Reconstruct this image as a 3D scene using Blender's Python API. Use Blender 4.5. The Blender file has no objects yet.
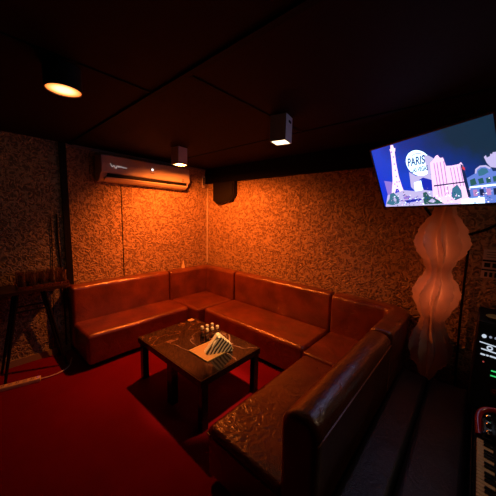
import bpy, bmesh, math, random
from mathutils import Vector, Matrix
random.seed(7)
S = bpy.context.scene
C = S.collection
PI = math.pi
R = math.radians

# ------------------------------------------------------------------ materials
def new_mat(name):
    m = bpy.data.materials.new(name); m.use_nodes = True
    nt = m.node_tree
    b = nt.nodes['Principled BSDF']
    return m, nt, b
def plain(name, col, rough=.5, metal=0, spec=.5, trans=0, ior=1.5, coat=0):
    m, nt, b = new_mat(name)
    b.inputs['Base Color'].default_value = (*col, 1)
    b.inputs['Roughness'].default_value = rough
    b.inputs['Metallic'].default_value = metal
    b.inputs['Specular IOR Level'].default_value = spec
    b.inputs['Transmission Weight'].default_value = trans
    b.inputs['IOR'].default_value = ior
    b.inputs['Coat Weight'].default_value = coat
    # faint procedural wear in the gloss
    n = nt.nodes.new('ShaderNodeTexNoise'); n.inputs['Scale'].default_value = 35
    mr = nt.nodes.new('ShaderNodeMapRange')
    mr.inputs['To Min'].default_value = max(0, rough - .06); mr.inputs['To Max'].default_value = min(1, rough + .06)
    tc = nt.nodes.new('ShaderNodeTexCoord')
    nt.links.new(tc.outputs['Object'], n.inputs['Vector'])
    nt.links.new(n.outputs['Fac'], mr.inputs['Value']); nt.links.new(mr.outputs['Result'], b.inputs['Roughness'])
    return m
def emis(name, col, s=1.0, base=(0, 0, 0)):
    m, nt, b = new_mat(name)
    b.inputs['Base Color'].default_value = (*base, 1)
    b.inputs['Emission Color'].default_value = (*col, 1)
    b.inputs['Emission Strength'].default_value = s
    b.inputs['Roughness'].default_value = .4
    return m
def srgb(r, g, b):
    f = lambda c: (c/255/12.92 if c/255 <= .04045 else ((c/255+.055)/1.055)**2.4)
    return f(r), f(g), f(b)
def ramp(nt, stops):
    r = nt.nodes.new('ShaderNodeValToRGB')
    el = r.color_ramp.elements
    while len(el) < len(stops): el.new(.5)
    for e, (p, c) in zip(el, stops): e.position = p; e.color = (*c, 1)
    return r
def math_node(nt, op, a=None, b=None):
    n = nt.nodes.new('ShaderNodeMath'); n.operation = op
    for i, v in enumerate((a, b)):
        if v is None: continue
        if isinstance(v, (int, float)): n.inputs[i].default_value = v
        else: nt.links.new(v, n.inputs[i])
    return n.outputs[0]

def wallpaper(name, dark, light):
    m, nt, b = new_mat(name)
    tc = nt.nodes.new('ShaderNodeTexCoord')
    n = nt.nodes.new('ShaderNodeTexNoise'); n.inputs['Scale'].default_value = 26
    n.inputs['Detail'].default_value = 1.2; n.inputs['Roughness'].default_value = .4; n.inputs['Distortion'].default_value = .7
    nt.links.new(tc.outputs['Object'], n.inputs['Vector'])
    s = math_node(nt, 'SINE', math_node(nt, 'MULTIPLY', n.outputs['Fac'], 17.0))
    s = math_node(nt, 'MULTIPLY_ADD', s, .5); s.node.inputs[2].default_value = .5
    n2 = nt.nodes.new('ShaderNodeTexNoise'); n2.inputs['Scale'].default_value = 60; n2.inputs['Detail'].default_value = 2
    nt.links.new(tc.outputs['Object'], n2.inputs['Vector'])
    mixed = math_node(nt, 'ADD', math_node(nt, 'MULTIPLY', s, .75), math_node(nt, 'MULTIPLY', n2.outputs['Fac'], .25))
    r = ramp(nt, [(.12, dark), (.8, light)])
    nt.links.new(mixed, r.inputs['Fac']); nt.links.new(r.outputs['Color'], b.inputs['Base Color'])
    bp = nt.nodes.new('ShaderNodeBump'); bp.inputs['Strength'].default_value = .9; bp.inputs['Distance'].default_value = .016
    nt.links.new(mixed, bp.inputs['Height']); nt.links.new(bp.outputs['Normal'], b.inputs['Normal'])
    b.inputs['Roughness'].default_value = .5
    return m

def leather(name, c1, c2, rough, wr=.35, coat=1.0, crease=None):
    m, nt, b = new_mat(name)
    tc = nt.nodes.new('ShaderNodeTexCoord')
    n = nt.nodes.new('ShaderNodeTexNoise'); n.inputs['Scale'].default_value = 5; n.inputs['Detail'].default_value = 5
    nt.links.new(tc.outputs['Object'], n.inputs['Vector'])
    r = ramp(nt, [(.35, c1), (.68, c2)])
    nt.links.new(n.outputs['Fac'], r.inputs['Fac']); nt.links.new(r.outputs['Color'], b.inputs['Base Color'])
    v = nt.nodes.new('ShaderNodeTexVoronoi'); v.inputs['Scale'].default_value = 170
    nt.links.new(tc.outputs['Object'], v.inputs['Vector'])
    n3 = nt.nodes.new('ShaderNodeTexNoise'); n3.inputs['Scale'].default_value = 13; n3.inputs['Detail'].default_value = 2; n3.inputs['Distortion'].default_value = 1.6
    nt.links.new(tc.outputs['Object'], n3.inputs['Vector'])
    n4 = nt.nodes.new('ShaderNodeTexNoise'); n4.inputs['Scale'].default_value = 3.2; n4.inputs['Detail'].default_value = 1
    nt.links.new(tc.outputs['Object'], n4.inputs['Vector'])
    h = math_node(nt, 'ADD', math_node(nt, 'MULTIPLY', v.outputs['Distance'], .05),
                  math_node(nt, 'ADD', math_node(nt, 'MULTIPLY', n3.outputs['Fac'], wr), math_node(nt, 'MULTIPLY', n4.outputs['Fac'], .8)))
    if crease:                             # a patch where the hide has cracked and creased with use
        vm = nt.nodes.new('ShaderNodeVectorMath'); vm.operation = 'DISTANCE'; vm.inputs[1].default_value = crease
        nt.links.new(tc.outputs['Object'], vm.inputs[0])
        mk = nt.nodes.new('ShaderNodeMapRange'); mk.interpolation_type = 'SMOOTHSTEP'
        mk.inputs['From Min'].default_value = .42; mk.inputs['From Max'].default_value = .05
        nt.links.new(vm.outputs['Value'], mk.inputs['Value'])
        n5 = nt.nodes.new('ShaderNodeTexNoise'); n5.inputs['Scale'].default_value = 12; n5.inputs['Detail'].default_value = 2; n5.inputs['Distortion'].default_value = 2.2
        nt.links.new(tc.outputs['Object'], n5.inputs['Vector'])
        h = math_node(nt, 'ADD', h, math_node(nt, 'MULTIPLY', math_node(nt, 'MULTIPLY', n5.outputs['Fac'], mk.outputs['Result']), .85))
    bp = nt.nodes.new('ShaderNodeBump'); bp.inputs['Strength'].default_value = .55; bp.inputs['Distance'].default_value = .03
    nt.links.new(h, bp.inputs['Height']); nt.links.new(bp.outputs['Normal'], b.inputs['Normal'])
    mr = nt.nodes.new('ShaderNodeMapRange'); mr.inputs['To Min'].default_value = rough - .07; mr.inputs['To Max'].default_value = rough + .1
    nt.links.new(n3.outputs['Fac'], mr.inputs['Value']); nt.links.new(mr.outputs['Result'], b.inputs['Roughness'])
    b.inputs['Specular IOR Level'].default_value = .7
    b.inputs['Coat Weight'].default_value = coat; b.inputs['Coat Roughness'].default_value = .20; b.inputs['Coat IOR'].default_value = 1.6
    nt.links.new(bp.outputs['Normal'], b.inputs['Coat Normal'])
    return m

def carpet_mat():
    m, nt, b = new_mat('red_carpet')
    tc = nt.nodes.new('ShaderNodeTexCoord')
    n = nt.nodes.new('ShaderNodeTexNoise'); n.inputs['Scale'].default_value = 220; n.inputs['Detail'].default_value = 3
    n2 = nt.nodes.new('ShaderNodeTexNoise'); n2.inputs['Scale'].default_value = 3; n2.inputs['Detail'].default_value = 3
    nt.links.new(tc.outputs['Object'], n.inputs['Vector']); nt.links.new(tc.outputs['Object'], n2.inputs['Vector'])
    f = math_node(nt, 'ADD', math_node(nt, 'MULTIPLY', n.outputs['Fac'], .5), math_node(nt, 'MULTIPLY', n2.outputs['Fac'], .5))
    r = ramp(nt, [(.3, (.15, .002, .006)), (.7, (.22, .003, .009))])
    nt.links.new(f, r.inputs['Fac']); nt.links.new(r.outputs['Color'], b.inputs['Base Color'])
    bp = nt.nodes.new('ShaderNodeBump'); bp.inputs['Strength'].default_value = .4; bp.inputs['Distance'].default_value = .004
    nt.links.new(n.outputs['Fac'], bp.inputs['Height']); nt.links.new(bp.outputs['Normal'], b.inputs['Normal'])
    b.inputs['Roughness'].default_value = .95; b.inputs['Specular IOR Level'].default_value = .1
    return m
def marble_mat():
    m, nt, b = new_mat('dark_marble')
    tc = nt.nodes.new('ShaderNodeTexCoord')
    n = nt.nodes.new('ShaderNodeTexNoise'); n.inputs['Scale'].default_value = 2.6; n.inputs['Detail'].default_value = 4; n.inputs['Distortion'].default_value = .9
    nt.links.new(tc.outputs['Object'], n.inputs['Vector'])
    d = math_node(nt, 'ABSOLUTE', math_node(nt, 'SUBTRACT', n.outputs['Fac'], .5))
    r = ramp(nt, [(0.0, (.34, .20, .12)), (.005, (.05, .022, .014)), (.03, (.010, .005, .004))])
    nt.links.new(d, r.inputs['Fac']); nt.links.new(r.outputs['Color'], b.inputs['Base Color'])
    b.inputs['Roughness'].default_value = .06; b.inputs['Specular IOR Level'].default_value = .6
    return m
def zebra_mat():
    m, nt, b = new_mat('zebra_print')
    tc = nt.nodes.new('ShaderNodeTexCoord')
    w = nt.nodes.new('ShaderNodeTexWave'); w.inputs['Scale'].default_value = 11; w.inputs['Distortion'].default_value = 2.2
    w.inputs['Detail'].default_value = 1; w.inputs['Detail Scale'].default_value = 1.2; w.bands_direction = 'Y'
    mp = nt.nodes.new('ShaderNodeMapping'); mp.inputs['Rotation'].default_value = (R(35), 0, 0)
    nt.links.new(tc.outputs['Object'], mp.inputs['Vector']); nt.links.new(mp.outputs['Vector'], w.inputs['Vector'])
    r = ramp(nt, [(.46, (.012, .01, .008)), (.54, (.88, .80, .6))])
    nt.links.new(w.outputs['Fac'], r.inputs['Fac']); nt.links.new(r.outputs['Color'], b.inputs['Base Color'])
    b.inputs['Roughness'].default_value = .45
    return m
def sky_screen():
    m, nt, b = new_mat('screen_night_sky')
    tc = nt.nodes.new('ShaderNodeTexCoord')
    sx = nt.nodes.new('ShaderNodeSeparateXYZ'); nt.links.new(tc.outputs['Object'], sx.inputs[0])
    # picture shown on the panel: saturated blue low and left, dark cloud upper right
    f = math_node(nt, 'ADD', math_node(nt, 'MULTIPLY', sx.outputs['X'], .75), math_node(nt, 'MULTIPLY', sx.outputs['Z'], .9))
    n = nt.nodes.new('ShaderNodeTexNoise'); n.inputs['Scale'].default_value = 9; n.inputs['Detail'].default_value = 4
    nt.links.new(tc.outputs['Object'], n.inputs['Vector'])
    f = math_node(nt, 'ADD', f, math_node(nt, 'MULTIPLY', n.outputs['Fac'], .25))
    r = ramp(nt, [(.25, srgb(8, 50, 205)), (.55, srgb(12, 62, 190)), (.8, srgb(12, 45, 125)), (1.0, srgb(18, 42, 62))])
    nt.links.new(f, r.inputs['Fac'])
    b.inputs['Base Color'].default_value = (0, 0, 0, 1); b.inputs['Roughness'].default_value = .3
    nt.links.new(r.outputs['Color'], b.inputs['Emission Color']); b.inputs['Emission Strength'].default_value = 1.2
    return m

M = {}
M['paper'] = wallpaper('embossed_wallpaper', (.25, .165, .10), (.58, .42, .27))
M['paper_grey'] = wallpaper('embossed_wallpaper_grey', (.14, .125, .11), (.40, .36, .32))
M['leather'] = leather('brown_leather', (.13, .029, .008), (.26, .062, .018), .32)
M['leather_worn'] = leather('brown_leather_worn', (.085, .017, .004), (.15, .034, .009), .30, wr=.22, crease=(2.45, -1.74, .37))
M['leather_black'] = leather('black_leather', (.004, .004, .006), (.008, .008, .011), .42, wr=.16, coat=.08)
M['piping'] = plain('brown_piping', (.16, .05, .022), .3)
M['carpet'] = carpet_mat()
M['marble'] = marble_mat()
M['zebra'] = zebra_mat()
M['ceil'] = plain('ceiling_board', (.014, .004, .004), .75, spec=.12)
M['groove'] = plain('black_joint', (.004, .004, .004), .7, spec=.1)
M['dark_wall'] = plain('dark_wall', (.02, .016, .015), .7, spec=.2)
M['black_gloss'] = plain('black_lacquer', (.008, .006, .006), .2)
M['black'] = plain('black_matte', (.005, .005, .005), .6, spec=.25)
M['black_plastic'] = plain('black_plastic', (.012, .012, .013), .38)
M['white_plastic'] = plain('white_plastic', (.74, .70, .68), .38)
M['lamp_white'] = plain('white_lacquered_metal', (.85, .80, .84), .45)
M['lamp_dark'] = plain('dark_lacquered_metal', (.03, .03, .034), .4)
M['grey_trim'] = plain('grey_trim', (.30, .26, .23), .45)
M['cream'] = plain('cream_card', (.88, .76, .50), .55)
M['gold'] = plain('gold_foil', (.75, .55, .22), .35, metal=.6)
M['wood'] = plain('light_wood', (.40, .19, .06), .4)
M['copper'] = plain('copper', (.55, .22, .10), .28, metal=.9)
M['glass'] = plain('clear_glass', (.66, .56, .5), .06, trans=.965, ior=1.5, coat=.5)
M['dark_wood'] = plain('dark_wood', (.05, .022, .012), .32)
M['lampshade'] = plain('pleated_white_fabric', (.86, .66, .56), .65)
mm, nt_, b_ = new_mat('pleated_white_fabric')    # cloth that lets the added fill lights behind it through
b_.inputs['Base Color'].default_value = (.86, .64, .54, 1); b_.inputs['Roughness'].default_value = .7
tl_ = nt_.nodes.new('ShaderNodeBsdfTranslucent'); tl_.inputs['Color'].default_value = (.85, .5, .36, 1)
mx_ = nt_.nodes.new('ShaderNodeMixShader'); mx_.inputs[0].default_value = .22
nt_.links.new(b_.outputs[0], mx_.inputs[1]); nt_.links.new(tl_.outputs[0], mx_.inputs[2])
nt_.links.new(mx_.outputs[0], nt_.nodes['Material Output'].inputs['Surface'])
M['lampshade'] = mm
M['red_lacquer'] = plain('red_lacquer', (.35, .008, .01), .2, coat=.6)
M['chrome'] = plain('chrome', (.75, .75, .78), .15, metal=1)
M['ivory'] = plain('ivory_keys', (.70, .50, .28), .3)
M['paper_white'] = plain('white_paper', (.72, .60, .58), .7)
M['ink'] = plain('black_ink', (.01, .01, .01), .6)
m_, nt_, b_ = new_mat('lamp_glow_orange')      # bulb hot spot in the middle of the diffuser, orange towards its rim
tc_ = nt_.nodes.new('ShaderNodeTexCoord'); gr_ = nt_.nodes.new('ShaderNodeVectorMath'); gr_.operation = 'LENGTH'
mu_ = nt_.nodes.new('ShaderNodeVectorMath'); mu_.operation = 'MULTIPLY'; mu_.inputs[1].default_value = (1, 1, 0)
nt_.links.new(tc_.outputs['Object'], mu_.inputs[0]); nt_.links.new(mu_.outputs[0], gr_.inputs[0])
rr_ = ramp(nt_, [(.03, (1, .72, .42)), (.058, (1, .42, .10)), (.078, (1, .16, .02))])
nt_.links.new(gr_.outputs['Value'], rr_.inputs['Fac']); nt_.links.new(rr_.outputs['Color'], b_.inputs['Emission Color'])
b_.inputs['Emission Strength'].default_value = 1.9; b_.inputs['Base Color'].default_value = (.02, .02, .02, 1)
M['diff_hot'] = m_
M['diff_mid'] = emis('lamp_glow_amber', (1.0, .55, .22), 5)
M['diff_white'] = emis('lamp_glow_warm_white', (1.0, .78, .45), 3.2)
M['led_white'] = emis('led_white', (.75, .85, 1.0), .75)
M['led_dim'] = emis('led_dim', (.65, .75, 1.0), .35)
M['led_green'] = emis('led_green', (.05, .8, .2), .8)
M['led_red'] = emis('led_red', (1, .15, .12), .3)
M['sky'] = sky_screen()

# ------------------------------------------------------------------ mesh helpers
def obj(name, bm, mat, parent=None, smooth=True, angle=38):
    bmesh.ops.recalc_face_normals(bm, faces=bm.faces)
    me = bpy.data.meshes.new(name); bm.to_mesh(me); bm.free()
    for mm in (mat if isinstance(mat, (list, tuple)) else [mat]): me.materials.append(mm)
    if smooth:
        for p in me.polygons: p.use_smooth = True
        me.set_sharp_from_angle(angle=R(angle))
    o = bpy.data.objects.new(name, me); C.objects.link(o)
    if smooth:
        wn = o.modifiers.new('weighted', 'WEIGHTED_NORMAL'); wn.keep_sharp = True; wn.weight = 60
    if parent is not None: o.parent = parent
    return o
def tag(o, label, cat, group=None):
    o['label'] = label; o['category'] = cat
    if group: o['group'] = group
    return o
def thing(name, label, cat, loc=(0, 0, 0), rz=0, group=None):
    o = bpy.data.objects.new(name, None); o.empty_display_size = .1
    o.location = loc; o.rotation_euler = (0, 0, rz); C.objects.link(o)
    return tag(o, label, cat, group)
def struct(name, bm, m, smooth=False):
    o = obj(name, bm, m, None, smooth); o['kind'] = 'structure'; return o
def dup(root, loc, rz=None, label=None):
    r = root.copy(); C.objects.link(r); r.location = loc
    if rz is not None: r.rotation_euler = (0, 0, rz)
    if label: r['label'] = label
    for ch in list(root.children):
        c = ch.copy(); C.objects.link(c); c.parent = r
        for g in list(ch.children):
            d = g.copy(); C.objects.link(d); d.parent = c
    return r
def box(bm, x0, x1, y0, y1, z0, z1, mi=0, bev=0, seg=2):
    t = bmesh.new()
    bmesh.ops.create_cube(t, size=1)
    bmesh.ops.scale(t, vec=(x1-x0, y1-y0, z1-z0), verts=t.verts)
    bmesh.ops.translate(t, vec=((x0+x1)/2, (y0+y1)/2, (z0+z1)/2), verts=t.verts)
    if bev: bmesh.ops.bevel(t, geom=t.edges[:], offset=bev, segments=seg, profile=.5, affect='EDGES')
    merge(bm, t, mi); return bm
def merge(bm, t, mi=0):
    t.verts.index_update()
    vs = [bm.verts.new(v.co) for v in t.verts]
    for f in t.faces:
        try:
            nf = bm.faces.new([vs[v.index] for v in f.verts]); nf.material_index = mi
        except ValueError: pass
    t.free()
def bx(*a, **k): return box(bmesh.new(), *a, **k)
def tube(bm, pts, r, seg=8, caps=True, mi=0):
    pts = [Vector(p) for p in pts]; rings = []
    rr = r if isinstance(r, (list, tuple)) else [r]*len(pts)
    up = None
    for i, p in enumerate(pts):
        d = (pts[min(i+1, len(pts)-1)] - pts[max(i-1, 0)]).normalized()
        if up is None: up = d.orthogonal().normalized()
        up = (up - d*up.dot(d)).normalized(); s = d.cross(up)
        rings.append([bm.verts.new(p + rr[i]*(math.cos(2*PI*k/seg)*up + math.sin(2*PI*k/seg)*s)) for k in range(seg)])
    for a, b in zip(rings, rings[1:]):
        for k in range(seg):
            f = bm.faces.new([a[k], a[(k+1) % seg], b[(k+1) % seg], b[k]]); f.material_index = mi
    if caps:
        for ring in (rings[0], rings[-1]):
            f = bm.faces.new(ring); f.material_index = mi
    return bm
def lathe(bm, prof, seg=24, c=(0, 0, 0), mi=0):
    rings = []
    for r, z in prof:
        if r < 1e-5: rings.append([bm.verts.new((c[0], c[1], c[2]+z))])
        else: rings.append([bm.verts.new((c[0]+r*math.cos(2*PI*k/seg), c[1]+r*math.sin(2*PI*k/seg), c[2]+z)) for k in range(seg)])
    for a, b in zip(rings, rings[1:]):
        for k in range(seg):
            k2 = (k+1) % seg
            if len(a) == 1 and len(b) == 1: continue
            q = [a[0], b[k2], b[k]] if len(a) == 1 else ([a[k], a[k2], b[0]] if len(b) == 1 else [a[k], a[k2], b[k2], b[k]])
            f = bm.faces.new(q); f.material_index = mi
    return bm
def smooth_pts(pts, n=8):
    P = [Vector(p) for p in pts]; out = []
    for i in range(len(P)-1):
        p0, p1, p2, p3 = P[max(i-1, 0)], P[i], P[i+1], P[min(i+2, len(P)-1)]
        for k in range(n):
            t = k/n
            out.append(.5*((2*p1)+(-p0+p2)*t+(2*p0-5*p1+4*p2-p3)*t*t+(-p0+3*p1-3*p2+p3)*t**3))
    out.append(P[-1]); return out
def round_poly(pts, seg=5):
    """pts: (a, b, radius) -> polygon with rounded corners"""
    out = []; n = len(pts)
    for i in range(n):
        p = Vector(pts[i][:2]); r = pts[i][2]
        if r <= 0: out.append((p.x, p.y)); continue
        a = (Vector(pts[i-1][:2])-p).normalized(); b = (Vector(pts[(i+1) % n][:2])-p).normalized()
        ang = a.angle(b); d = r/math.tan(ang/2)
        c = p + (a+b).normalized()*(r/math.sin(ang/2))
        s, e = p+a*d-c, p+b*d-c
        tot = s.angle_signed(e)
        for k in range(seg+1):
            v = s.copy(); v.rotate(Matrix.Rotation(-tot*k/seg, 2)); out.append((c.x+v.x, c.y+v.y))
    return out
def sweep(bm, path, prof, caps=(.03, .03), mi=0):
    """closed profile (offset to the left of the path, z) carried along a plan path, ends rounded"""
    P = [Vector(p) for p in path]
    def resample():
        out = []
        for a, b in zip(P, P[1:]):
            n = max(1, int((b-a).length/.08))
            for k in range(n): out.append(a.lerp(b, k/n))
        out.append(P[-1]); return out
    Q = resample()
    oc = (min(p[0] for p in prof)+max(p[0] for p in prof))/2; ow = (max(p[0] for p in prof)-min(p[0] for p in prof))
    zc = (min(p[1] for p in prof)+max(p[1] for p in prof))/2; zw = (max(p[1] for p in prof)-min(p[1] for p in prof))
    st = []
    def nrm(i):
        d1 = (Q[i]-Q[i-1]).normalized() if i > 0 else (Q[1]-Q[0]).normalized()
        d2 = (Q[i+1]-Q[i]).normalized() if i < len(Q)-1 else d1
        n1, n2 = Vector((-d1.y, d1.x)), Vector((-d2.y, d2.x))
        return (n1+n2)/(1+n1.dot(n2))
    ns = 5
    for i in range(len(Q)):
        if i == 0 and caps[0]:
            d = (Q[1]-Q[0]).normalized(); r = caps[0]
            for k in range(ns): 
                t = PI/2*k/ns; st.append((Q[0]+d*r*(1-math.sin(t)), nrm(0), r*(1-math.cos(PI/2-t))))
            st = [(Q[0]+d*r*(1-math.sin(PI/2*k/ns)), nrm(0), r*(1-math.sin(PI/2*(ns-k)/ns))) for k in range(ns, 0, -1)]
            st = [(Q[0]+d*r*(1-math.cos(PI/2*k/ns)), nrm(0), r*(1-math.sin(PI/2*k/ns))) for k in range(0, ns+1)]
        elif i == len(Q)-1 and caps[1]:
            d = (Q[-1]-Q[-2]).normalized(); r = caps[1]
            st += [(Q[-1]-d*r*(1-math.cos(PI/2*k/ns)), nrm(i), r*(1-math.sin(PI/2*k/ns))) for k in range(ns, -1, -1)]
        else: st.append((Q[i], nrm(i), 0))
    rings = []
    for c, n, ins in st:
        so, sz = 1-2*ins/ow, 1-2*ins/zw
        rings.append([bm.verts.new((c.x+n.x*(oc+(o-oc)*so), c.y+n.y*(oc+(o-oc)*so), zc+(z-zc)*sz)) for o, z in prof])
    m = len(prof)
    for a, b in zip(rings, rings[1:]):
        for k in range(m):
            f = bm.faces.new([a[k], a[(k+1) % m], b[(k+1) % m], b[k]]); f.material_index = mi
    for ring in (rings[0], rings[-1]):
        f = bm.faces.new(ring); f.material_index = mi
    return bm
def prism(bm, poly, axis, a, b, mi=0, side=None):
    """polygon in the two other axes extruded along axis from a to b"""
    def pt(p, t): return {'x': (t, p[0], p[1]), 'y': (p[0], t, p[1]), 'z': (p[0], p[1], t)}[axis]
    A = [bm.verts.new(pt(p, a)) for p in poly]; B = [bm.verts.new(pt(p, b)) for p in poly]
    for q in (A, B):
        f = bm.faces.new(q); f.material_index = mi
    n = len(poly)
    for k in range(n):
        f = bm.faces.new([A[k], A[(k+1) % n], B[(k+1) % n], B[k]]); f.material_index = mi if side is None else side
    return bm
def wobble(bm, amp, sc, seed=0):
    from mathutils import noise
    for v in bm.verts:
        q = v.co*sc + Vector((seed*3.1, seed*1.7, 0))
        v.co += Vector((noise.noise(q), noise.noise(q+Vector((9, 0, 0))), noise.noise(q+Vector((0, 9, 0)))))*amp

# ------------------------------------------------------------------ setting
H = 2.35; X1, Y0 = 4.6, -4.0
struct('floor', bx(0, X1, Y0, 0, -.1, 0), M['carpet'])
struct('ceiling', bx(0, X1, Y0, 0, H, H+.1), M['ceil'])
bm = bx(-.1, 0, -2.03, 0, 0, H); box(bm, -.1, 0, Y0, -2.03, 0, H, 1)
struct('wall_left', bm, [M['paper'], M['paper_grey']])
struct('wall_right', bx(-.1, X1, 0, .1, 0, H), M['paper'])
struct('wall_side', bx(X1, X1+.1, Y0, 0, 0, H), M['dark_wall'])
struct('wall_back', bx(-.1, X1+.1, Y0-.1, Y0, 0, H), M['dark_wall'])
# joints between the ceiling boards
struct('trim_1', bx(.0, X1, -1.958, -1.922, H-.012, H), M['groove'])
struct('trim_2', bx(1.838, 1.862, Y0, -1.967, H-.006, H), M['groove'])
struct('trim_3', bx(2.19, 2.214, -1.913, -.755, H-.006, H), M['groove'])
struct('trim_4', bx(.02, X1, -.753, -.73, H-.006, H), M['groove'])
# dark bulkhead over the right wall
struct('trim_5', bx(.0, X1, -.05, 0, 2.12, H-.001), M['groove'])
# black trunking up the left wall, pale ceiling trim, wall board joints
struct('trim_6', bx(.0, .035, -2.045, -1.985, .0, H-.002), M['black'])
struct('trim_7', bx(.0, .02, -1.98, -.06, H-.028, H-.006), M['grey_trim'])
struct('trim_8', bx(.0, .004, -1.412, -1.402, .0, 1.95), M['groove'])
struct('trim_9', bx(1.772, 1.780, -.004, 0, .0, 2.1), M['paper'])
struct('baseboard_left', bx(0, .015, Y0, -2.05, 0, .07), M['grey_trim'])

# ------------------------------------------------------------------ sofa
SH, BH = .37, .785
def seat_prof(o0, o1, z0=.05, z1=SH, rf=.045, rb=.01):
    return round_poly([(o0, z0, .01), (o0, z1, rb), (o1, z1, rf), (o1-.005, z0, .015)], 6)
def back_prof(o0, o1, z0=.05, z1=BH, ri=.055, ro=.03, lean=.03):
    return round_poly([(o0, z0, .01), (o0, z1, ro), (o1+lean*.2, z1, ri), (o1, SH+.05, .02), (o1-.01, z0, .01)], 6)
GS = 'sectional sofa modules'
def mod(name_label): return thing('sofa_module', name_label, 'sofa', group=GS)

# 1: long module along the left wall
s1 = mod('long brown leather sofa section against the left wall under the air conditioner')
bm = sweep(bmesh.new(), [(0, -.835), (0, -2.05)], seat_prof(.17, .635), (.02, .035)); wobble(bm, .006, 4, 1); obj('seat', bm, M['leather'], s1)
bm = sweep(bmesh.new(), [(0, -.835), (0, -2.05)], back_prof(.02, .165), (.02, .035)); wobble(bm, .005, 5, 2); obj('backrest', bm, M['leather'], s1)
obj('plinth', bx(.05, .58, -2.0, -.86, 0, .052), M['black'], s1)
obj('piping', tube(bmesh.new(), [(.60, -.86, SH-.004), (.60, -1.98, SH-.004)], .004, 6), M['piping'], s1)
# 2: corner module
s2 = mod('brown leather corner sofa section in the room corner beneath the pale wall conduit')
bm = bx(.17, .80, -.815, -.17, .05, SH, bev=.035, seg=5); wobble(bm, .006, 4, 3); obj('seat', bm, M['leather'], s2)
bm = sweep(bmesh.new(), [(.80, 0), (.012, 0), (.012, -.82)], back_prof(.02, .155), (.02, .02)); wobble(bm, .005, 5, 4); obj('backrest', bm, M['leather'], s2)
obj('plinth', bx(.08, .74, -.76, -.08, 0, .052), M['black'], s2)
obj('piping', tube(bmesh.new(), [(.171, -.166, SH+.03), (.176, -.171, .6), (.165, -.16, BH-.05)], .004, 6), M['piping'], s2)
# 3: module on the right wall
s3 = mod('brown leather sofa section along the right wall between the two corner sections')
bm = sweep(bmesh.new(), [(2.31, 0), (.815, 0)], seat_prof(.17, .72), (.03, .03)); wobble(bm, .007, 4, 5); obj('seat', bm, M['leather'], s3)
bm = sweep(bmesh.new(), [(2.31, 0), (.815, 0)], back_prof(.02, .15), (.025, .025)); wobble(bm, .005, 5, 6); obj('backrest', bm, M['leather'], s3)
obj('plinth', bx(.86, 2.26, -.66, -.06, 0, .052), M['black'], s3)
obj('piping', tube(bmesh.new(), [(.84, -.685, SH-.004), (2.28, -.685, SH-.004)], .004, 6), M['piping'], s3)
# 4: second corner module, round at the outer back
s4 = mod('brown leather corner sofa section with a rounded back beside the wavy lamp')
XO = 3.06
bm = bx(2.335, 2.875, -.785, -.17, .05, SH, bev=.03, seg=5); wobble(bm, .006, 4, 7); obj('seat', bm, M['leather'], s4)
arc = [(XO-.22+.22*math.cos(R(t)), -.22+.2*math.sin(R(t))) for t in range(0, 91, 9)]
bm = sweep(bmesh.new(), [(XO, -.785)] + arc + [(2.335, -.02)], back_prof(.0, .165, ri=.06, ro=.035), (.02, .02)); wobble(bm, .005, 5, 8); obj('backrest', bm, M['leather'], s4)
obj('plinth', bx(2.4, 2.98, -.74, -.2, 0, .052), M['black'], s4)
# 5: module coming toward the viewer
s5 = mod('worn brown leather sofa section nearest the camera with its back to the black bench')
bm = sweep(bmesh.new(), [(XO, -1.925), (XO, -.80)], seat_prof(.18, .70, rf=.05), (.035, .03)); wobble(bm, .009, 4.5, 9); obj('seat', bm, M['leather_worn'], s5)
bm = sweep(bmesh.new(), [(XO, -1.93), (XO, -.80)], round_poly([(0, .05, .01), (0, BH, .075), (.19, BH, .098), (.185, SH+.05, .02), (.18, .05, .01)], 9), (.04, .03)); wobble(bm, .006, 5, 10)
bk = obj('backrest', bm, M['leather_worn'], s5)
obj('plinth', bx(2.42, 2.99, -1.87, -.86, 0, .052), M['black'], s5)
bm = tube(bmesh.new(), [(XO+.003, -.82, BH-.075), (XO+.003, -1.895, BH-.075), (XO-.004, -1.927, BH-.085), (XO-.012, -1.932, .1)], .005, 6)
obj('piping', bm, M['piping'], s5)
bm = tube(bmesh.new(), smooth_pts([(2.363, -.84, SH-.045), (2.36, -1.5, SH-.045), (2.362, -1.88, SH-.045), (2.40, -1.925, SH-.045), (2.6, -1.928, SH-.045), (2.87, -1.93, SH-.045)], 5), .005, 6)
obj('piping', bm, M['piping'], s5)

# ------------------------------------------------------------------ coffee table and what stands on it
TZ = .42
t = thing('coffee_table', 'low black coffee table with a dark marble top standing on the red carpet', 'table')
TX0, TX1, TY0, TY1 = 1.10, 2.075, -1.745, -1.075
obj('tabletop', bx(TX0+.012, TX1-.012, TY0+.012, TY1-.012, TZ-.03, TZ, bev=.003), M['marble'], t)
bm = bmesh.new()
box(bm, TX0, TX1, TY0, TY0+.0115, TZ-.055, TZ-.001); box(bm, TX0, TX1, TY1-.0115, TY1, TZ-.055, TZ-.001)
box(bm, TX0, TX0+.0115, TY0+.0115, TY1-.0115, TZ-.055, TZ-.001); box(bm, TX1-.0115, TX1, TY0+.0115, TY1-.0115, TZ-.055, TZ-.001)
obj('apron', bm, M['black_gloss'], t, False)
for lx in (TX0+.002, 1.585, TX1-.062):
    for ly in (TY0+.013, TY1-.073):
        w = .06 if lx != 1.585 else .085
        obj('leg', bx(lx+.01, lx+.01+w-.01, ly, ly+.06, 0, TZ-.031, bev=.003), M['black_gloss'], t)
tr = thing('serving_tray', 'small flat wooden tray with a gold rim on the coffee table', 'tray', (1.79, -1.405, TZ))
obj('base', bx(-.118, .118, -.143, .143, .001, .008), M['wood'], tr)
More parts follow.
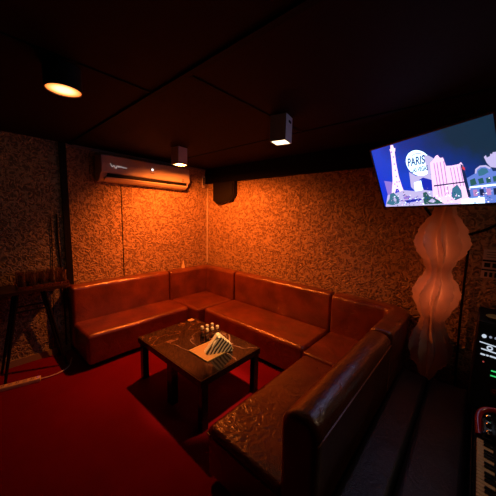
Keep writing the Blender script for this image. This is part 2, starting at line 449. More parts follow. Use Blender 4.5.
bm = bmesh.new(); box(bm, -.125, .125, -.15, -.1435, .001, .0085); box(bm, -.125, .125, .1435, .15, .001, .0085)
box(bm, -.125, -.1185, -.1435, .1435, .001, .0085); box(bm, .1185, .125, -.1435, .1435, .001, .0085)
obj('rim', bm, M['gold'], tr, False)
# zebra wedge
z = thing('wedge_box', 'cream and black zebra-striped wedge box standing on the wooden tray', 'box', (1.862, -1.40, TZ+.0095), R(-28))
poly = [(-.10, 0), (.0, .138), (.022, .142), (.045, .122), (.125, .05), (.13, .0)]
bm = bmesh.new(); prism(bm, poly, 'x', .0, .028); obj('striped_side', bm, M['zebra'], z)
bm = bmesh.new(); prism(bm, [(-.108, 0), (-.004, .146), (.02, .150), (.045, .128), (.125, .05), (.128, 0)], 'x', -.05, -.0005); obj('cream_body', bm, M['cream'], z)
# bottles
b0 = thing('spice_bottle', 'x', 'bottle', (0, 0, 0), group='small bottles on the coffee table')
obj('glass_body', lathe(bmesh.new(), [(0, .001), (.019, .001), (.021, .006), (.021, .06), (.015, .074), (.012, .08), (.0, .08)], 14), M['glass'], b0)
obj('cap', lathe(bmesh.new(), [(0, .0805), (.0155, .0805), (.0165, .086), (.0155, .103), (.01, .108), (0, .109)], 14), plain('pale_cap', (.75, .62, .38), .4), b0)
obj('filling', lathe(bmesh.new(), [(0, .004), (.0165, .004), (.0165, .045), (0, .046)], 12), plain('brown_spice', (.16, .06, .02), .7), b0)
bl = ['leftmost', 'middle', 'rightmost']
k = 0
for row, bxp in (('back', 1.53), ('front', 1.605)):
    for j, byp in enumerate((-1.305, -1.248, -1.19)):
        lab = f'small glass bottle with cream cap beside the tray, {bl[j]} of the {row} row'
        loc = (bxp+random.uniform(-.004, .004)+j*.008, byp, TZ)
        if k == 0: b0.location = loc; b0['label'] = lab
        else: dup(b0, loc, random.uniform(0, 3), lab)
        k += 1
tag(obj('matchbook', bx(1.075+.035, 1.165, -1.19, -1.125, TZ+.0005, TZ+.012, bev=.002), M['cream']), 'small cream matchbox lying at the far left corner of the coffee table', 'matchbox')
# folded card on sofa back
cone = lathe(bmesh.new(), [(0, 0), (.034, 0), (.022, .05), (.006, .118), (0, .12)], 4)
o = tag(obj('folded_card', cone, M['cream'], smooth=False), 'small folded cream card standing on the sofa back near the corner', 'card')
o.location = (.075, -.54, BH+.002); o.rotation_euler = (0, 0, .4)

# ------------------------------------------------------------------ air conditioner
ac = thing('air_conditioner', 'white split air conditioner mounted high on the left wall', 'air conditioner', (0, 0, 0))
path = [(0, -.50), (0, -1.70)]
body = round_poly([(.002, 1.975, .005), (.002, 2.275, .01), (.165, 2.275, .02), (.19, 2.25, .02), (.19, 2.07, .01), (.15, 2.02, .01), (.10, 1.975, .02)], 4)
obj('body', sweep(bmesh.new(), path, body, (.012, .012)), M['white_plastic'], ac)
fp = round_poly([(.1915, 2.068, .003), (.1915, 2.262, .004), (.200, 2.262, .004), (.210, 2.17, .03), (.206, 2.068, .004)], 4)
obj('front_panel', sweep(bmesh.new(), [(0, -.505), (0, -1.695)], fp, (.004, .004)), M['white_plastic'], ac)
bm = bmesh.new(); prism(bm, [(.193, 2.062), (.193, 2.030), (.162, 2.018), (.162, 2.030)], 'y', -1.63, -.55)
obj('air_outlet', bm, M['black'], ac)
lv = round_poly([(.11, 1.972, .003), (.15, 2.012, .003), (.192, 2.022, .004), (.196, 2.012, .004), (.15, 1.985, .01)], 4)
obj('louver', sweep(bmesh.new(), [(0, -.53), (0, -1.65)], lv, (.004, .004)), M['white_plastic'], ac)
script = [(0, .03), (.006, .012), (.012, .0), (.022, -.006), (.032, .006), (.042, .008), (.048, -.006), (.06, -.022), (.066, -.012), (.07, .004), (.08, .012), (.09, -.002), (.1, .01), (.108, .0), (.118, .01), (.128, .002), (.14, .008), (.15, -.004), (.165, .004), (.185, -.002)]
bm = tube(bmesh.new(), smooth_pts([(.2105, -1.60+a, 2.145+b) for a, b in script], 4), .0035, 5)
obj('badge', bm, emis('badge_silver_glow', (1, .9, .85), .35, (.8, .8, .8)), ac)  # silver gleam of the lettering put in as emission
bm = lathe(bmesh.new(), [(0, -.003), (.012, -.003), (.012, .003), (0, .003)], 14); bmesh.ops.rotate(bm, verts=bm.verts, cent=(0, 0, 0), matrix=Matrix.Rotation(PI/2, 3, 'Y')); bmesh.ops.translate(bm, verts=bm.verts, vec=(.2125, -1.085, 2.175))
obj('indicator_light', bm, emis('indicator_white', (1, .92, .85), 2.2), ac)
obj('caption_strip', bx(.209, .2115, -1.11, -1.065, 2.125, 2.131), M['ink'], ac)
bm = tube(bmesh.new(), [(.2095, -.62+a, 2.09+b) for a, b in ((-.012, -.014), (.012, -.014), (.012, .006), (0, .024), (-.012, .006), (-.012, -.014))], .003, 5)
obj('energy_mark', bm, M['ink'], ac)

# ------------------------------------------------------------------ ceiling lamps
def box_lamp(label, x, y, rz, hz, mdiff, w=.125, slot=True, rec=.022):
    L = thing('ceiling_lamp', label, 'lamp', (x, y, H-.002), rz, 'surface ceiling lamps')
    h = hz; q = w/2; e = .007
    bm = bmesh.new()
    box(bm, -q, q, -q, -q+e, -h, 0); box(bm, -q, q, q-e, q, -h, 0); box(bm, -q, -q+e, -q+e, q-e, -h, 0); box(bm, q-e, q, -q+e, q-e, -h, 0)
    box(bm, -q+e, q-e, -q+e, q-e, -.01, 0)
    obj('housing', bm, M['lamp_white'], L, False)
    obj('diffuser', bx(-q+e+.001, q-e-.001, -q+e+.001, q-e-.001, -h+rec, -h+rec+.008), mdiff, L, False)
    if slot:
        obj('slot', bx(-.005, .04, q, q+.002, -.055, -.035) if slot == 'y' else bx(q, q+.002, -.01, .035, -.05, -.033), M['black'], L, False)
    return L
box_lamp('white cube ceiling lamp over the seat of the nearest sofa section', 2.262, -1.135, R(12), .185, M['diff_white'], rec=.003)
box_lamp('white cube ceiling lamp just in front of the air conditioner', .85, -1.1, R(6), .183, M['diff_mid'], slot=False)
L = thing('ceiling_lamp', 'dark round ceiling lamp glowing bright orange at upper left', 'lamp', (1.748, -2.39, H-.002), 0, 'surface ceiling lamps')
bm = lathe(bmesh.new(), [(.0, 0), (.085, 0), (.085, -.114), (.079, -.114), (.079, -.01), (0, -.01)], 32)
obj('housing', bm, M['lamp_dark'], L)
obj('diffuser', lathe(bmesh.new(), [(0, -.100), (.078, -.100), (.078, -.110), (0, -.110)], 32), M['diff_hot'], L)

gl = thing('globe_lamp', 'round white globe lamp hanging above the music equipment at the right', 'lamp', (3.95, -1.25, 0))
obj('globe', lathe(bmesh.new(), [(0, 1.88)] + [(.085*math.sin(R(a)), 1.965-.085*math.cos(R(a))) for a in range(12, 180, 12)] + [(0, 2.05)], 24), emis('globe_glow', (1, .72, .46), 4), gl)
obj('rod', tube(bmesh.new(), [(0, 0, 2.051), (0, 0, H-.021)], .008, 8), M['lamp_white'], gl)
obj('ceiling_cap', lathe(bmesh.new(), [(0, H-.02), (.05, H-.02), (.05, H-.001), (0, H-.001)], 20), M['lamp_white'], gl)
def spot(name, loc, watts, col, size=168, blend=.25, rad=.045, tgt=None):
    l = bpy.data.lights.new(name, 'SPOT'); l.energy = watts; l.color = col
    l.spot_size = R(size); l.spot_blend = blend; l.shadow_soft_size = rad
    o = bpy.data.objects.new(name, l); o.location = loc; C.objects.link(o)
    if tgt is not None: o.rotation_euler = (Vector(tgt)-Vector(loc)).to_track_quat('-Z', 'Y').to_euler()
    return o
spot('cube_lamp_light', (.85, -1.1, H-.185+.007), 180, (1.0, .165, .016), 176, .82, .012, tgt=(.54, -.50, 1.22))
spot('bright_lamp_light', (2.262, -1.135, H-.206), 200, (1.0, .52, .2), 29, .8, .03, tgt=(1.83, -1.37, .43))
spot('globe_lamp_light', (3.95, -1.25, 1.87), 5, (1, .62, .34), 96, .6, .03, tgt=(3.62, -1.5, .5))
spot('round_lamp_light', (1.748, -2.39, H-.12), 5, (1.0, .42, .15), 96, .8, .06, tgt=(.1, -2.9, 1.45))

for bz, be_ in ((1.03, .55), (1.40, .42)):  # point fills added inside the shade to brighten it
    bl2 = bpy.data.lights.new('shade_fill_light', 'POINT'); bl2.energy = be_; bl2.color = (1, .34, .12); bl2.shadow_soft_size = .02
    bo = bpy.data.objects.new('shade_fill_light', bl2); bo.location = (3.235, -.275, bz); C.objects.link(bo)

# ------------------------------------------------------------------ corner conduit, switch, speaker, cables
tag(obj('wall_conduit', bx(.004, .022, -.022, -.004, BH+.01, 2.05, bev=.003), M['white_plastic']), 'thin pale conduit running down the room corner above the sofa', 'conduit')
sw = thing('wall_switch', 'small pale switch box at the top of the corner conduit', 'switch', (0, 0, 0))
obj('frame', bx(.001, .018, -.118, -.066, 2.05, 2.25, bev=.004), M['white_plastic'], sw)
obj('rocker', bx(.0185, .022, -.106, -.078, 2.09, 2.21, bev=.002), M['black_plastic'], sw)
sp = thing('wall_speaker', 'black wall speaker hanging under the dark bulkhead near the corner', 'speaker', (0, 0, 0))
bm = prism(bmesh.new(), [(.225, 2.115), (.225, 1.84), (.33, 1.785), (.63, 1.835), (.70, 1.92), (.70, 2.115)], 'y', -.07, -.003); obj('cabinet', bm, M['black'], sp, False)
bm = prism(bmesh.new(), [(.25, 2.09), (.25, 1.86), (.34, 1.81), (.615, 1.855), (.675, 1.93), (.675, 2.09)], 'y', -.08, -.0705); obj('grille', bm, M['black'], sp, False)
tag(obj('power_cable', tube(bmesh.new(), smooth_pts([(.012, -2.10, 1.58), (.012, -2.104, 1.3), (.012, -2.092, 1.0), (.02, -2.085, .6), (.02, -2.09, .08)], 6), .009, 6), M['black']), 'thick black cable hanging down the left wall right beside the black trunking', 'cable')
tag(obj('power_cable', tube(bmesh.new(), smooth_pts([(.012, -2.155, 1.54), (.012, -2.16, 1.2), (.012, -2.175, .9), (.02, -2.19, .5), (.02, -2.20, .08)], 6), .005, 6), M['black']), 'thinner black cable on the left wall behind the glasses', 'cable')

# ------------------------------------------------------------------ bar table with glasses
bt = thing('bar_table', 'tall dark wooden side table with splayed black legs by the left wall', 'table', (0, 0, 0))
BTZ = .865
plan = round_poly([(.03, -2.74, .03), (.03, -2.085, .03), (.36, -2.085, .06), (.36, -2.74, .06)], 5)
bm = prism(bmesh.new(), plan, 'z', BTZ-.03, BTZ); obj('tabletop', bm, M['dark_wood'], bt)
for sx, tx in ((.07, .12), (.33, .27)):
    for sy, ty in ((-2.645, -2.50), (-2.165, -2.30)):
        obj('leg', tube(bmesh.new(), [(tx, ty, BTZ-.031), (sx, sy, 0.001)], [.017, .011], 10), M['black'], bt)
for q in (.105, .288): obj('crossbar', tube(bmesh.new(), [(q, -2.53, .65), (q, -2.27, .65)], .008, 8), M['black'], bt)
gt = thing('glass_tray', 'copper tray of tumblers on the tall side table', 'tray', (.185, -2.295, BTZ))
obj('base', bx(-.13, .13, -.195, .195, .001, .006), M['dark_wood'], gt)
bm = bmesh.new()
for s in (-1, 1):
    box(bm, min(s*.131, s*.137), max(s*.131, s*.137), -.20, .20, .001, .03); box(bm, -.1305, .1305, min(s*.195, s*.2), max(s*.195, s*.2), .001, .03)
obj('rim', bm, M['copper'], gt, False)
g0 = None
order = ['first', 'second', 'third', 'fourth', 'fifth']
prof = [(0, .001), (.030, .001), (.033, .006), (.037, .135), (.0345, .135), (.030, .014), (0, .012)]
for row, gx in (('back', .125), ('front', .235)):
    for j in range(5):
        lab = f'clear tumbler on the copper tray, {order[j]} from the left in the {row} row'
        loc = (gx+random.uniform(-.008, .008), -2.455+j*.08, BTZ+.0065)
        if g0 is None:
            g0 = tag(obj('tumbler', lathe(bmesh.new(), prof, 20), M['glass']), lab, 'glass', 'tumblers on the copper tray'); g0.location = loc
        else:
            c = g0.copy(); C.objects.link(c); c.location = loc; c['label'] = lab
# power strip
ps = thing('power_strip', 'cream power strip with a white cord on the floor under the side table', 'power strip', (.43, -2.555, 0), R(76))
obj('body', bx(-.155, .155, -.03, .03, .001, .036, bev=.006), M['cream'], ps)
for j in range(5):
    so = obj('socket', lathe(bmesh.new(), [(0, .0365), (.02, .0365), (.02, .039), (0, .039)], 14), M['paper_white'], ps)
    so.location = (-.115+j*.052, 0, 0)
    h = bmesh.new(); box(h, -.009, -.004, -.006, .006, .0392, .0402); box(h, .004, .009, -.006, .006, .0392, .0402)
    obj('pin_holes', h, M['ink'], so, False)
obj('rocker', bx(.125, .145, -.012, .012, .0365, .044, bev=.002), M['led_red'], ps)
cb = [(.157, 0, .015), (.22, .01, .009), (.30, .04, .007), (.35, .08, .007), (.38, .14, .007), (.39, .22, .007), (.40, .3, .007)]
obj('cord', tube(bmesh.new(), smooth_pts(cb, 6), .006, 6), M['white_plastic'], ps)

# ------------------------------------------------------------------ television
SW, SHT = .85, .50
ex = Vector((.86632, -.49948, 0)); nn = Vector((-.45668, -.79209, -.40502)); up = nn.cross(ex)
if up.z < 0: up = -up
tl = Vector((2.706, -.45, 2.173))
bl_ = tl - up*SHT
tv = thing('television', 'black flat television showing a blue night cityscape, tilted down from the ceiling', 'television')
mw = Matrix(((ex.x, -nn.x, up.x), (ex.y, -nn.y, up.y), (ex.z, -nn.z, up.z))).to_4x4(); mw.translation = bl_
tv.matrix_world = mw
E_ = .011
bm = bx(-E_, SW+E_, .003, .04, -E_-.004, SHT+E_, bev=.004); box(bm, .12, SW-.12, .04, .075, .06, SHT-.1, bev=.01)
obj('housing', bm, M['black_plastic'], tv)
bm = bmesh.new(); box(bm, -E_, SW+E_, -.004, .0025, -E_-.004, -.0005); box(bm, -E_, SW+E_, -.004, .0025, SHT+.0005, SHT+E_); box(bm, -E_, -.0005, -.004, .0025, -.0005, SHT+.0005); box(bm, SW+.0005, SW+E_, -.004, .0025, -.0005, SHT+.0005)
obj('bezel', bm, M['black_plastic'], tv, False)
scr_mats = [M['sky']]; scr = bmesh.new()
def quad(pts, y, mi):
    f = scr.faces.new([scr.verts.new((u/1000, y, max(.0005, min(SHT-.0005, v/1000)))) for u, v in pts]); f.material_index = mi
def scol(c, s=1.0, nm='screen_colour'):
    scr_mats.append(emis(nm, srgb(*c), s)); return len(scr_mats)-1
quad([(0, 0), (850, 0), (850, 500), (0, 500)], .002, 0)
lay = [0]
def pic(pts, mi):
    lay[0] += 1; quad(pts, .002-.00012*lay[0], mi)
WH = scol((238, 236, 255), 2.3); PK = scol((240, 190, 236), 1.6); PKD = scol((196, 140, 205)); VI = scol((150, 125, 225))
BLU = scol((18, 46, 185)); CY = scol((205, 240, 255), 2.3); ABL = scol((105, 135, 225)); DK = scol((20, 40, 85)); TEAL = scol((60, 120, 150))
GRN = scol((40, 95, 95)); RED = scol((230, 60, 80)); TX = scol((20, 75, 150)); LV = scol((205, 195, 245)); TWP = scol((246, 205, 232), 1.6)
pic([(56, 229), (127, 212), (110, 92), (59, 95)], VI)
pic([(194, 497), (216, 494), (217, 440), (208, 355), (204, 251), (212, 159), (222, 108), (182, 112), (172, 147), (153, 149), (128, 108), (99, 110), (141, 227), (166, 347), (181, 448)], TWP)
pic([(178, 470), (230, 468), (222, 442), (181, 444)], TWP)
for u, v in ((196, 405), (190, 350), (186, 300), (182, 250), (176, 205), (172, 170), (198, 205), (152, 190), (190, 445)): pic([(u-5, v-6), (u+5, v-6), (u+5, v+6), (u-5, v+6)], VI)
pic([(300, 268), (348, 230), (441, 238), (478, 211), (450, 1), (304, 1), (321, 108), (289, 151)], LV)
# balloon sign, a disc seen as its own flat shape on the panel
cu, cv = 384, 320
pic([(cu+91*math.cos(2*PI*k/40)+(-14)*math.sin(2*PI*k/40), cv+95*math.sin(2*PI*k/40)) for k in range(40)], CY)
pic([(434, 372), (470, 355), (500, 330), (500, 220), (440, 232)], LV)
pic([(cu-40+80*k/10, cv+62+10*math.sin(PI*k/10)) for k in range(11)] + [(cu+40-80*k/10, cv+56+10*math.sin(PI*k/10)) for k in range(11)], VI)
pic([(364, 197), (398, 212), (472, 179), (458, 104), (386, 118)], BLU)
pic([(321, 183), (379, 192), (379, 119), (314, 113)], CY)
pic([(469, 305), (493, 321), (514, 344), (528, 348), (540, 325), (559, 324), (568, 266), (604, 262), (646, 264), (659, 274), (667, 254), (673, 137), (674, 1), (436, 1), (456, 170)], PK)
for u in (492, 512, 534, 556): pic([(u, 300), (u+6, 300), (u-2, 60), (u-8, 60)], PKD)
for u in (590, 610, 630, 648): pic([(u, 250), (u+5, 250), (u+7, 120), (u+2, 120)], PKD)
pic([(465, 146), (669, 150), (669, 142), (464, 136)], DK)
pic([(677, 169), (724, 191), (730, 218), (755, 234), (785, 232), (807, 213), (814, 191), (841, 187), (839, 1), (670, 1)], ABL)
pic([(724, 191), (730, 218), (755, 234), (785, 232), (807, 213), (800, 205), (780, 222), (757, 224), (738, 212), (732, 190)], LV)
pic([(781, 280), (792, 289), (795, 274), (810, 279), (814, 293), (822, 288), (826, 298), (848, 296), (847, 203), (807, 216), (791, 243)], LV)
pic([(741, 203), (763, 218), (787, 211), (794, 189), (768, 175), (742, 172)], TEAL)
for w in ([(692, 154), (720, 163), (726, 124), (692, 115)], [(735, 155), (761, 160), (765, 126), (739, 123)], [(776, 155), (798, 161), (799, 128), (777, 124)], [(810, 160), (830, 163), (830, 130), (811, 128)]): pic(w, GRN)
pic([(685, 112), (814, 116), (839, 112), (839, 104), (685, 103)], CY)
for u in (700, 735, 770, 805): pic([(u, 90), (u+22, 91), (u+22, 50), (u, 49)], DK if u % 2 else PKD)
pic([(61, 104), (144, 115), (224, 133), (314, 117), (385, 110), (375, 1), (11, 1)], LV)
for k in range(26):
    u = 110+random.random()*245; v = 12+random.random()*80; w = 6+random.random()*16
    pic([(u, v), (u+w, v), (u+w, v+9), (u, v+8)], random.choice((VI, BLU, VI, PKD)))
pic([(209, 76), (266, 88), (270, 71), (214, 58)], VI); pic([(221, 49), (350, 58), (355, 42), (224, 24)], BLU)
pic([(72, 67), (90, 110), (128, 125), (150, 92), (170, 104), (160, 27), (87, 12), (30, 30)], TEAL)
pic([(110, 60), (128, 90), (140, 60), (128, 30)], LV)
pic([(372, 49), (380, 100), (406, 105), (422, 69), (450, 60), (487, 34), (522, 3), (430, 2), (370, 1)], GRN)
pic([(405, 30), (440, 52), (462, 30), (440, 18)], LV)
pic([(586, 113), (620, 137), (638, 94), (636, 46), (591, 28), (571, 58)], TEAL)
pic([(658, 265), (670, 256), (679, 182), (687, 50), (671, 44), (661, 171)], DK)
pic([(666, 248), (679, 239), (679, 220), (666, 229)], RED)
pic([(628, 33), (757, 41), (757, 2), (624, 2)], CY)
pic([(20, 8), (600, 10), (620, 1), (16, 1)], LV)
for k in range(150):                      # city lights in the picture
    u = random.uniform(70, 845); v = abs(random.gauss(0, 60)) + 6
    if v > 175: continue
    q = random.uniform(2, 5)
    lay[0] += .2; quad([(u-q, v-q*.7), (u+q, v-q*.7), (u+q, v+q*.7), (u-q, v+q*.7)], .002-.00012*lay[0], random.choice((CY, WH, LV, DK, BLU, PK, TEAL)))
# lettering on the balloon
def letters(txt, size, u, v, y, mi, shear=.25, squeeze=1.0, bold=0.012):
    cd = bpy.data.curves.new('lettering', 'FONT'); cd.body = txt; cd.size = size; cd.shear = shear; cd.offset = bold*size
    to = bpy.data.objects.new('lettering', cd); C.objects.link(to); bpy.context.view_layer.update()
    me = bpy.data.meshes.new_from_object(to.evaluated_get(bpy.context.evaluated_depsgraph_get()))
    bpy.data.objects.remove(to); bpy.data.curves.remove(cd)
    xs = [q.co.x for q in me.vertices]; w = max(xs)-min(xs)
    vs = [scr.verts.new((u/1000 + (q.co.x-min(xs))*squeeze, y, v/1000 + q.co.y)) for q in me.vertices]
    for p in me.polygons:
        try:
            f = scr.faces.new([vs[i] for i in p.vertices]); f.material_index = mi
        except ValueError: pass
    bpy.data.meshes.remove(me)
letters('PARIS', .082, 308, 312, -.0085, TX, squeeze=.66, bold=.03)
letters('LAS VEGAS', .046, 328, 262, -.0085, TX, squeeze=.56, bold=.035)
o = obj('screen', scr, scr_mats, tv, False)
# ceiling mount
mt = thing('television_mount', 'black ceiling mount holding the television at upper right', 'mount')
ctr = bl_ + ex*(SW/2) + up*(SHT/2+.02) - nn*.078
px, py = ctr.x+.10, ctr.y+.18
obj('ceiling_plate', bx(px-.08, px+.08, py-.08, py+.08, H-.014, H-.007, bev=.003), M['black'], mt)
obj('pole', tube(bmesh.new(), [(px, py, H-.0145), (px, py, 2.0)], .022, 12), M['black'], mt)
bm = tube(bmesh.new(), [(px, py, 2.02), (ctr.x-nn.x*.012, ctr.y-nn.y*.012, ctr.z-nn.z*.012)], .016, 10); obj('arm', bm, M['chrome'], mt)
obj('hanging_cable', tube(bmesh.new(), smooth_pts([(px+.03, py-.02, H-.02), (px+.055, py-.04, 2.27), (px+.04, py-.03, 2.18), (px+.028, py, 2.08)], 6), .006, 6), M['black'], mt)
tag(obj('video_cable', tube(bmesh.new(), smooth_pts([(3.06, -.36, 1.78), (3.12, -.10, 1.66), (3.21, -.05, 1.54), (3.336, -.04, 1.49), (3.45, -.04, 1.52), (3.56, -.04, 1.59), (3.75, -.04, 1.75)], 8), .010, 8), M['black']), 'black cable sagging along the wall below the television', 'cable')
tag(obj('video_cable', tube(bmesh.new(), smooth_pts([(3.40, -.03, 1.48), (3.40, -.03, 1.1), (3.405, -.03, .77), (3.42, -.03, .3), (3.44, -.04, .02)], 8), .009, 8), M['black']), 'black cable running straight down the wall beside the wavy lamp', 'cable')

# ------------------------------------------------------------------ wavy floor lamp
wl = thing('floor_lamp', 'tall pale wavy pleated floor lamp below the television', 'lamp', (3.235, -.275, 0))
keys = [(0.26, .03), (.36, .07), (.46, .135), (.56, .160), (.66, .135), (.74, .10), (.80, .085), (.88, .115), (.96, .155), (1.03, .168), (1.10, .145), (1.16, .105), (1.21, .085), (1.28, .115), (1.36, .168), (1.43, .19), (1.52, .165), (1.60, .12), (1.66, .08), (1.72, .07)]
def kr(z):
    for (a, ra), (b, rb) in zip(keys, keys[1:]):
        if a <= z <= b:
            t = (z-a)/(b-a); t = t*t*(3-2*t); return ra+(rb-ra)*t
    return keys[-1][1]
bm = bmesh.new(); NS, NZ, NF = 126, 110, 9
rings = []
for i in range(NZ+1):
    zz = .262+(1.72-.262)*i/NZ; r = kr(zz)
    tw = .45*math.sin(zz*9.0)
    ring = []
    for k in range(NS):
        th = 2*PI*k/NS; ph = NF*th + tw*3
        fl = 1-abs(math.sin(ph/2))          # sharp ridges between broad hollows
        rr = r*(.48+.52*fl**.8)
        ring.append(bm.verts.new((rr*math.cos(th), rr*math.sin(th), zz)))
    rings.append(ring)
for a, b in zip(rings, rings[1:]):
    for k in range(NS): bm.faces.new([a[k], a[(k+1) % NS], b[(k+1) % NS], b[k]])
bm.faces.new(rings[0]); bm.faces.new(rings[-1])
obj('pleated_shade', bm, M['lampshade'], wl, angle=60)
obj('pole', lathe(bmesh.new(), [(.012, .021), (.012, .2615)], 12), M['black'], wl)
obj('base', lathe(bmesh.new(), [(0, .001), (.13, .001), (.13, .012), (.11, .02), (0, .0205)], 28), M['black'], wl)

# ------------------------------------------------------------------ right-hand side: notice, bench, cabinet, amplifier, accordion
no = thing('wall_notice', 'pale printed notice on the wall at the right edge below the television', 'notice', (3.495, -.001, 1.15))
obj('sheet', bx(0, .20, -.004, -.001, 0, .232), M['paper_white'], no, False)
bm = bmesh.new()
for v0, v1, us in ((.135, .15, ((.0, .2),)), (.062, .074, ((0, .2),)), (.09, .125, ((.012, .05), (.06, .10), (.12, .19)))):
    for a, b in us: box(bm, a+.001, b-.001, -.0052, -.0042, v0, v1)
for v in (.17, .19, .21): box(bm, .02, .18, -.0052, -.0042, v, v+.004)
for u in (.02, .05, .08, .11, .14): box(bm, u, u+.018, -.0052, -.0042, .012, .05)
obj('print', bm, M['ink'], no, False)

be = thing('leather_bench', 'black leather bench between the brown sofa back and the music equipment', 'bench', (0, 0, 0))
bm = bx(3.085, 3.272, -2.35, -.46, .10, .40, bev=.03, seg=5); wobble(bm, .006, 5, 12); obj('seat_cushion', bm, M['leather_black'], be)
bm = bx(3.276, 3.515, -2.35, -.46, .10, .405, bev=.035, seg=5)
bmesh.ops.subdivide_edges(bm, edges=bm.edges[:], cuts=2); wobble(bm, .010, 7, 13); obj('seat_cushion', bm, M['leather_black'], be)
obj('base', bx(3.10, 3.50, -2.33, -.48, 0, .095), M['black'], be)

cbn = thing('equipment_cabinet', 'low black cabinet under the amplifier and accordion at right edge', 'cabinet', (0, 0, 0))
obj('body', bx(3.53, 4.15, -2.0, -.45, .04, .52, bev=.006), M['black'], cbn)
obj('plinth', bx(3.56, 4.12, -1.97, -.48, 0, .039), M['black'], cbn)
obj('door', bx(3.522, 3.5295, -1.97, -1.24, .06, .50, bev=.002), M['black_gloss'], cbn)
obj('door', bx(3.522, 3.5295, -1.225, -.48, .06, .50, bev=.002), M['black_gloss'], cbn)

am = thing('amplifier', 'black karaoke amplifier with white lit displays and green lights at right edge', 'amplifier', (0, 0, 0))
obj('case', bx(3.497, 3.95, -.885, -.55, .523, 1.045, bev=.008), M['black'], am)
obj('front_panel', bx(3.501, 3.945, -.8925, -.8855, .54, 1.035, bev=.002), M['black_plastic'], am)
FY = -.894
def fbox(name, x0, x1, z0, z1, m, tilt=0, yy=FY):
    bm = bx(x0, x1, yy-.0015, yy+.001, z0, z1)
    if tilt: bmesh.ops.rotate(bm, verts=bm.verts, cent=(x0, yy, (z0+z1)/2), matrix=Matrix.Rotation(tilt, 3, 'Y'))
    return obj(name, bm, m, am, False)
def disc(name, x, z, r, m, r2=None):
    bm = lathe(bmesh.new(), [(0, -.002), (r, -.002), (r, .002), (0, .002)] if not r2 else [(r2, -.002), (r, -.002), (r, .002), (r2, .002), (r2, -.002)], 20)
    bmesh.ops.rotate(bm, verts=bm.verts, cent=(0, 0, 0), matrix=Matrix.Rotation(PI/2, 3, 'X')); bmesh.ops.translate(bm, verts=bm.verts, vec=(x, FY-.001, z))
    return obj(name, bm, m, am)
disc('button_light', 3.527, .966, .010, M['led_white'])
disc('button_light', 3.553, .968, .006, M['led_dim']); disc('button_light', 3.575, .968, .006, M['led_dim'])
fbox('display_line', 3.512, 3.70, .926, .931, M['led_white'], R(6))
fbox('display_line', 3.522, 3.70, .888, .894, M['led_white'], R(6))
disc('display_ring', 3.556, .905, .013, M['led_white'], .007)
for a, b in ((3.522, 3.542), (3.546, 3.556), (3.56, 3.588), (3.594, 3.64)): fbox('display_label', a, b, .856, .864, M['led_white'], R(4))
disc('power_light', 3.538, .818, .004, M['led_red'])
fbox('level_light', 3.574, 3.63, .776, .782, M['led_green']); fbox('level_light', 3.574, 3.63, .748, .754, M['led_green'])
for q in range(4): disc('knob', 3.60+.07*q, .66, .02, M['chrome'])
tp = thing('gold_dish', 'small gold dish on top of the amplifier', 'dish', (3.575, -.80, 1.046))
obj('bowl', lathe(bmesh.new(), [(0, .001), (.03, .001), (.05, .016), (.047, .016), (.028, .005), (0, .005)], 24), M['gold'], tp)

# accordion lying on its back
ao = thing('accordion', 'red accordion with cream keys lying on the black cabinet at lower right', 'accordion', (3.60, -1.44, .523))
KZ = .10
bm = bx(.005, .17, -.30, .30, .001, .11, bev=.02, seg=4); obj('treble_case', bm, M['red_lacquer'], ao)
bm = bmesh.new()
for q in range(9): box(bm, .171+q*.014, .171+q*.014+.010, -.27, .27, .006, .15 if q % 2 else .135)
obj('bellows', bm, M['black_gloss'], ao, False)
obj('bass_case', bx(.298, .40, -.29, .29, .001, .16, bev=.02, seg=4), M['red_lacquer'], ao)
obj('key_bed', bx(-.070, .004, -.32, .14, .05, .085, bev=.003), M['black'], ao)
NK = 24
for q in range(NK):
    y0 = -.315+q*.0188
    kb = bx(-.068, -.014, y0, y0+.0165, .0855, .099, bev=.002)
    bmesh.ops.rotate(kb, verts=kb.verts, cent=(-.034, y0+.013, .09), matrix=Matrix.Rotation(R(-9), 3, 'Z'))
    obj('key', kb, M['ivory'], ao)
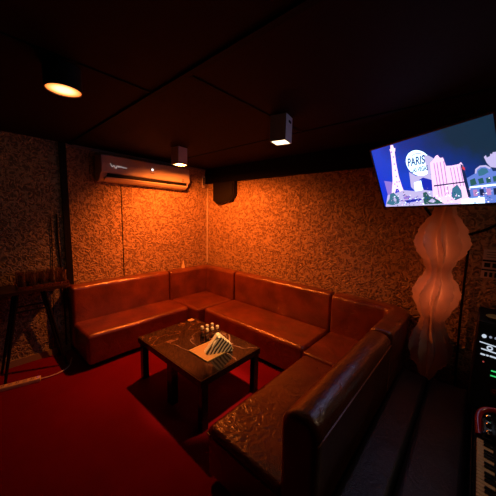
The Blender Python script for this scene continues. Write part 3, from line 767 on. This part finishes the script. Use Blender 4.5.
for q in range(NK-1):
    if q % 7 in (2, 6): continue
    y0 = -.315+q*.0188+.0135
    kb = bx(-.046, -.014, y0, y0+.009, .0995, .107, bev=.002)
    bmesh.ops.rotate(kb, verts=kb.verts, cent=(-.02, y0+.007, .10), matrix=Matrix.Rotation(R(-9), 3, 'Z'))
    obj('sharp_key', kb, M['black_gloss'], ao)
obj('grille', bx(.03, .14, -.27, .10, .1105, .118, bev=.003), M['black_gloss'], ao)
ch = bmesh.new()
for q in range(6): box(ch, .045, .125, -.25+q*.055, -.232+q*.055, .1185, .121)
obj('grille_bars', ch, M['chrome'], ao, False)
rim = tube(bmesh.new(), smooth_pts([(-.06, .16, .10), (-.066, .26, .13), (-.04, .31, .15), (.03, .32, .16), (.13, .31, .16)], 6), .014, 10)
obj('red_rail', rim, M['red_lacquer'], ao)
for yy in (.17, .23, .29): obj('chrome_stud', lathe(bmesh.new(), [(0, .135), (.01, .135), (.012, .142), (.006, .15), (0, .151)], 12, (-.03, yy-.02, 0)), M['chrome'], ao)
obj('strap_plate', bx(-.055, .0, .145, .30, .085, .134, bev=.01), M['black_gloss'], ao)

# ------------------------------------------------------------------ camera, world, colour
f, pit, yaw, roll, cx, cy = 256.315548, .122066269, .728469575, .0230902437, 3.44269908, -2.80419538
fw = Vector((-math.sin(yaw)*math.cos(pit), math.cos(yaw)*math.cos(pit), -math.sin(pit)))
r = Vector((math.cos(yaw), math.sin(yaw), 0)); u = r.cross(fw)
r2 = r*math.cos(roll)+u*math.sin(roll); u2 = r2.cross(fw)
cd = bpy.data.cameras.new('camera'); cam = bpy.data.objects.new('camera', cd); C.objects.link(cam)
m = Matrix(((r2.x, u2.x, -fw.x), (r2.y, u2.y, -fw.y), (r2.z, u2.z, -fw.z))).to_4x4(); m.translation = (cx, cy, 1.6)
cam.matrix_world = m
cd.sensor_width = 36; cd.lens = f*36/496; cd.clip_start = .02
S.camera = cam
w = bpy.data.worlds.new('world'); S.world = w; w.use_nodes = True
w.node_tree.nodes['Background'].inputs[0].default_value = (0, 0, 0, 1)
S.view_settings.view_transform = 'Standard'; S.view_settings.look = 'None'; S.view_settings.gamma = 1
S.view_settings.use_curve_mapping = False; S.view_settings.exposure = 0
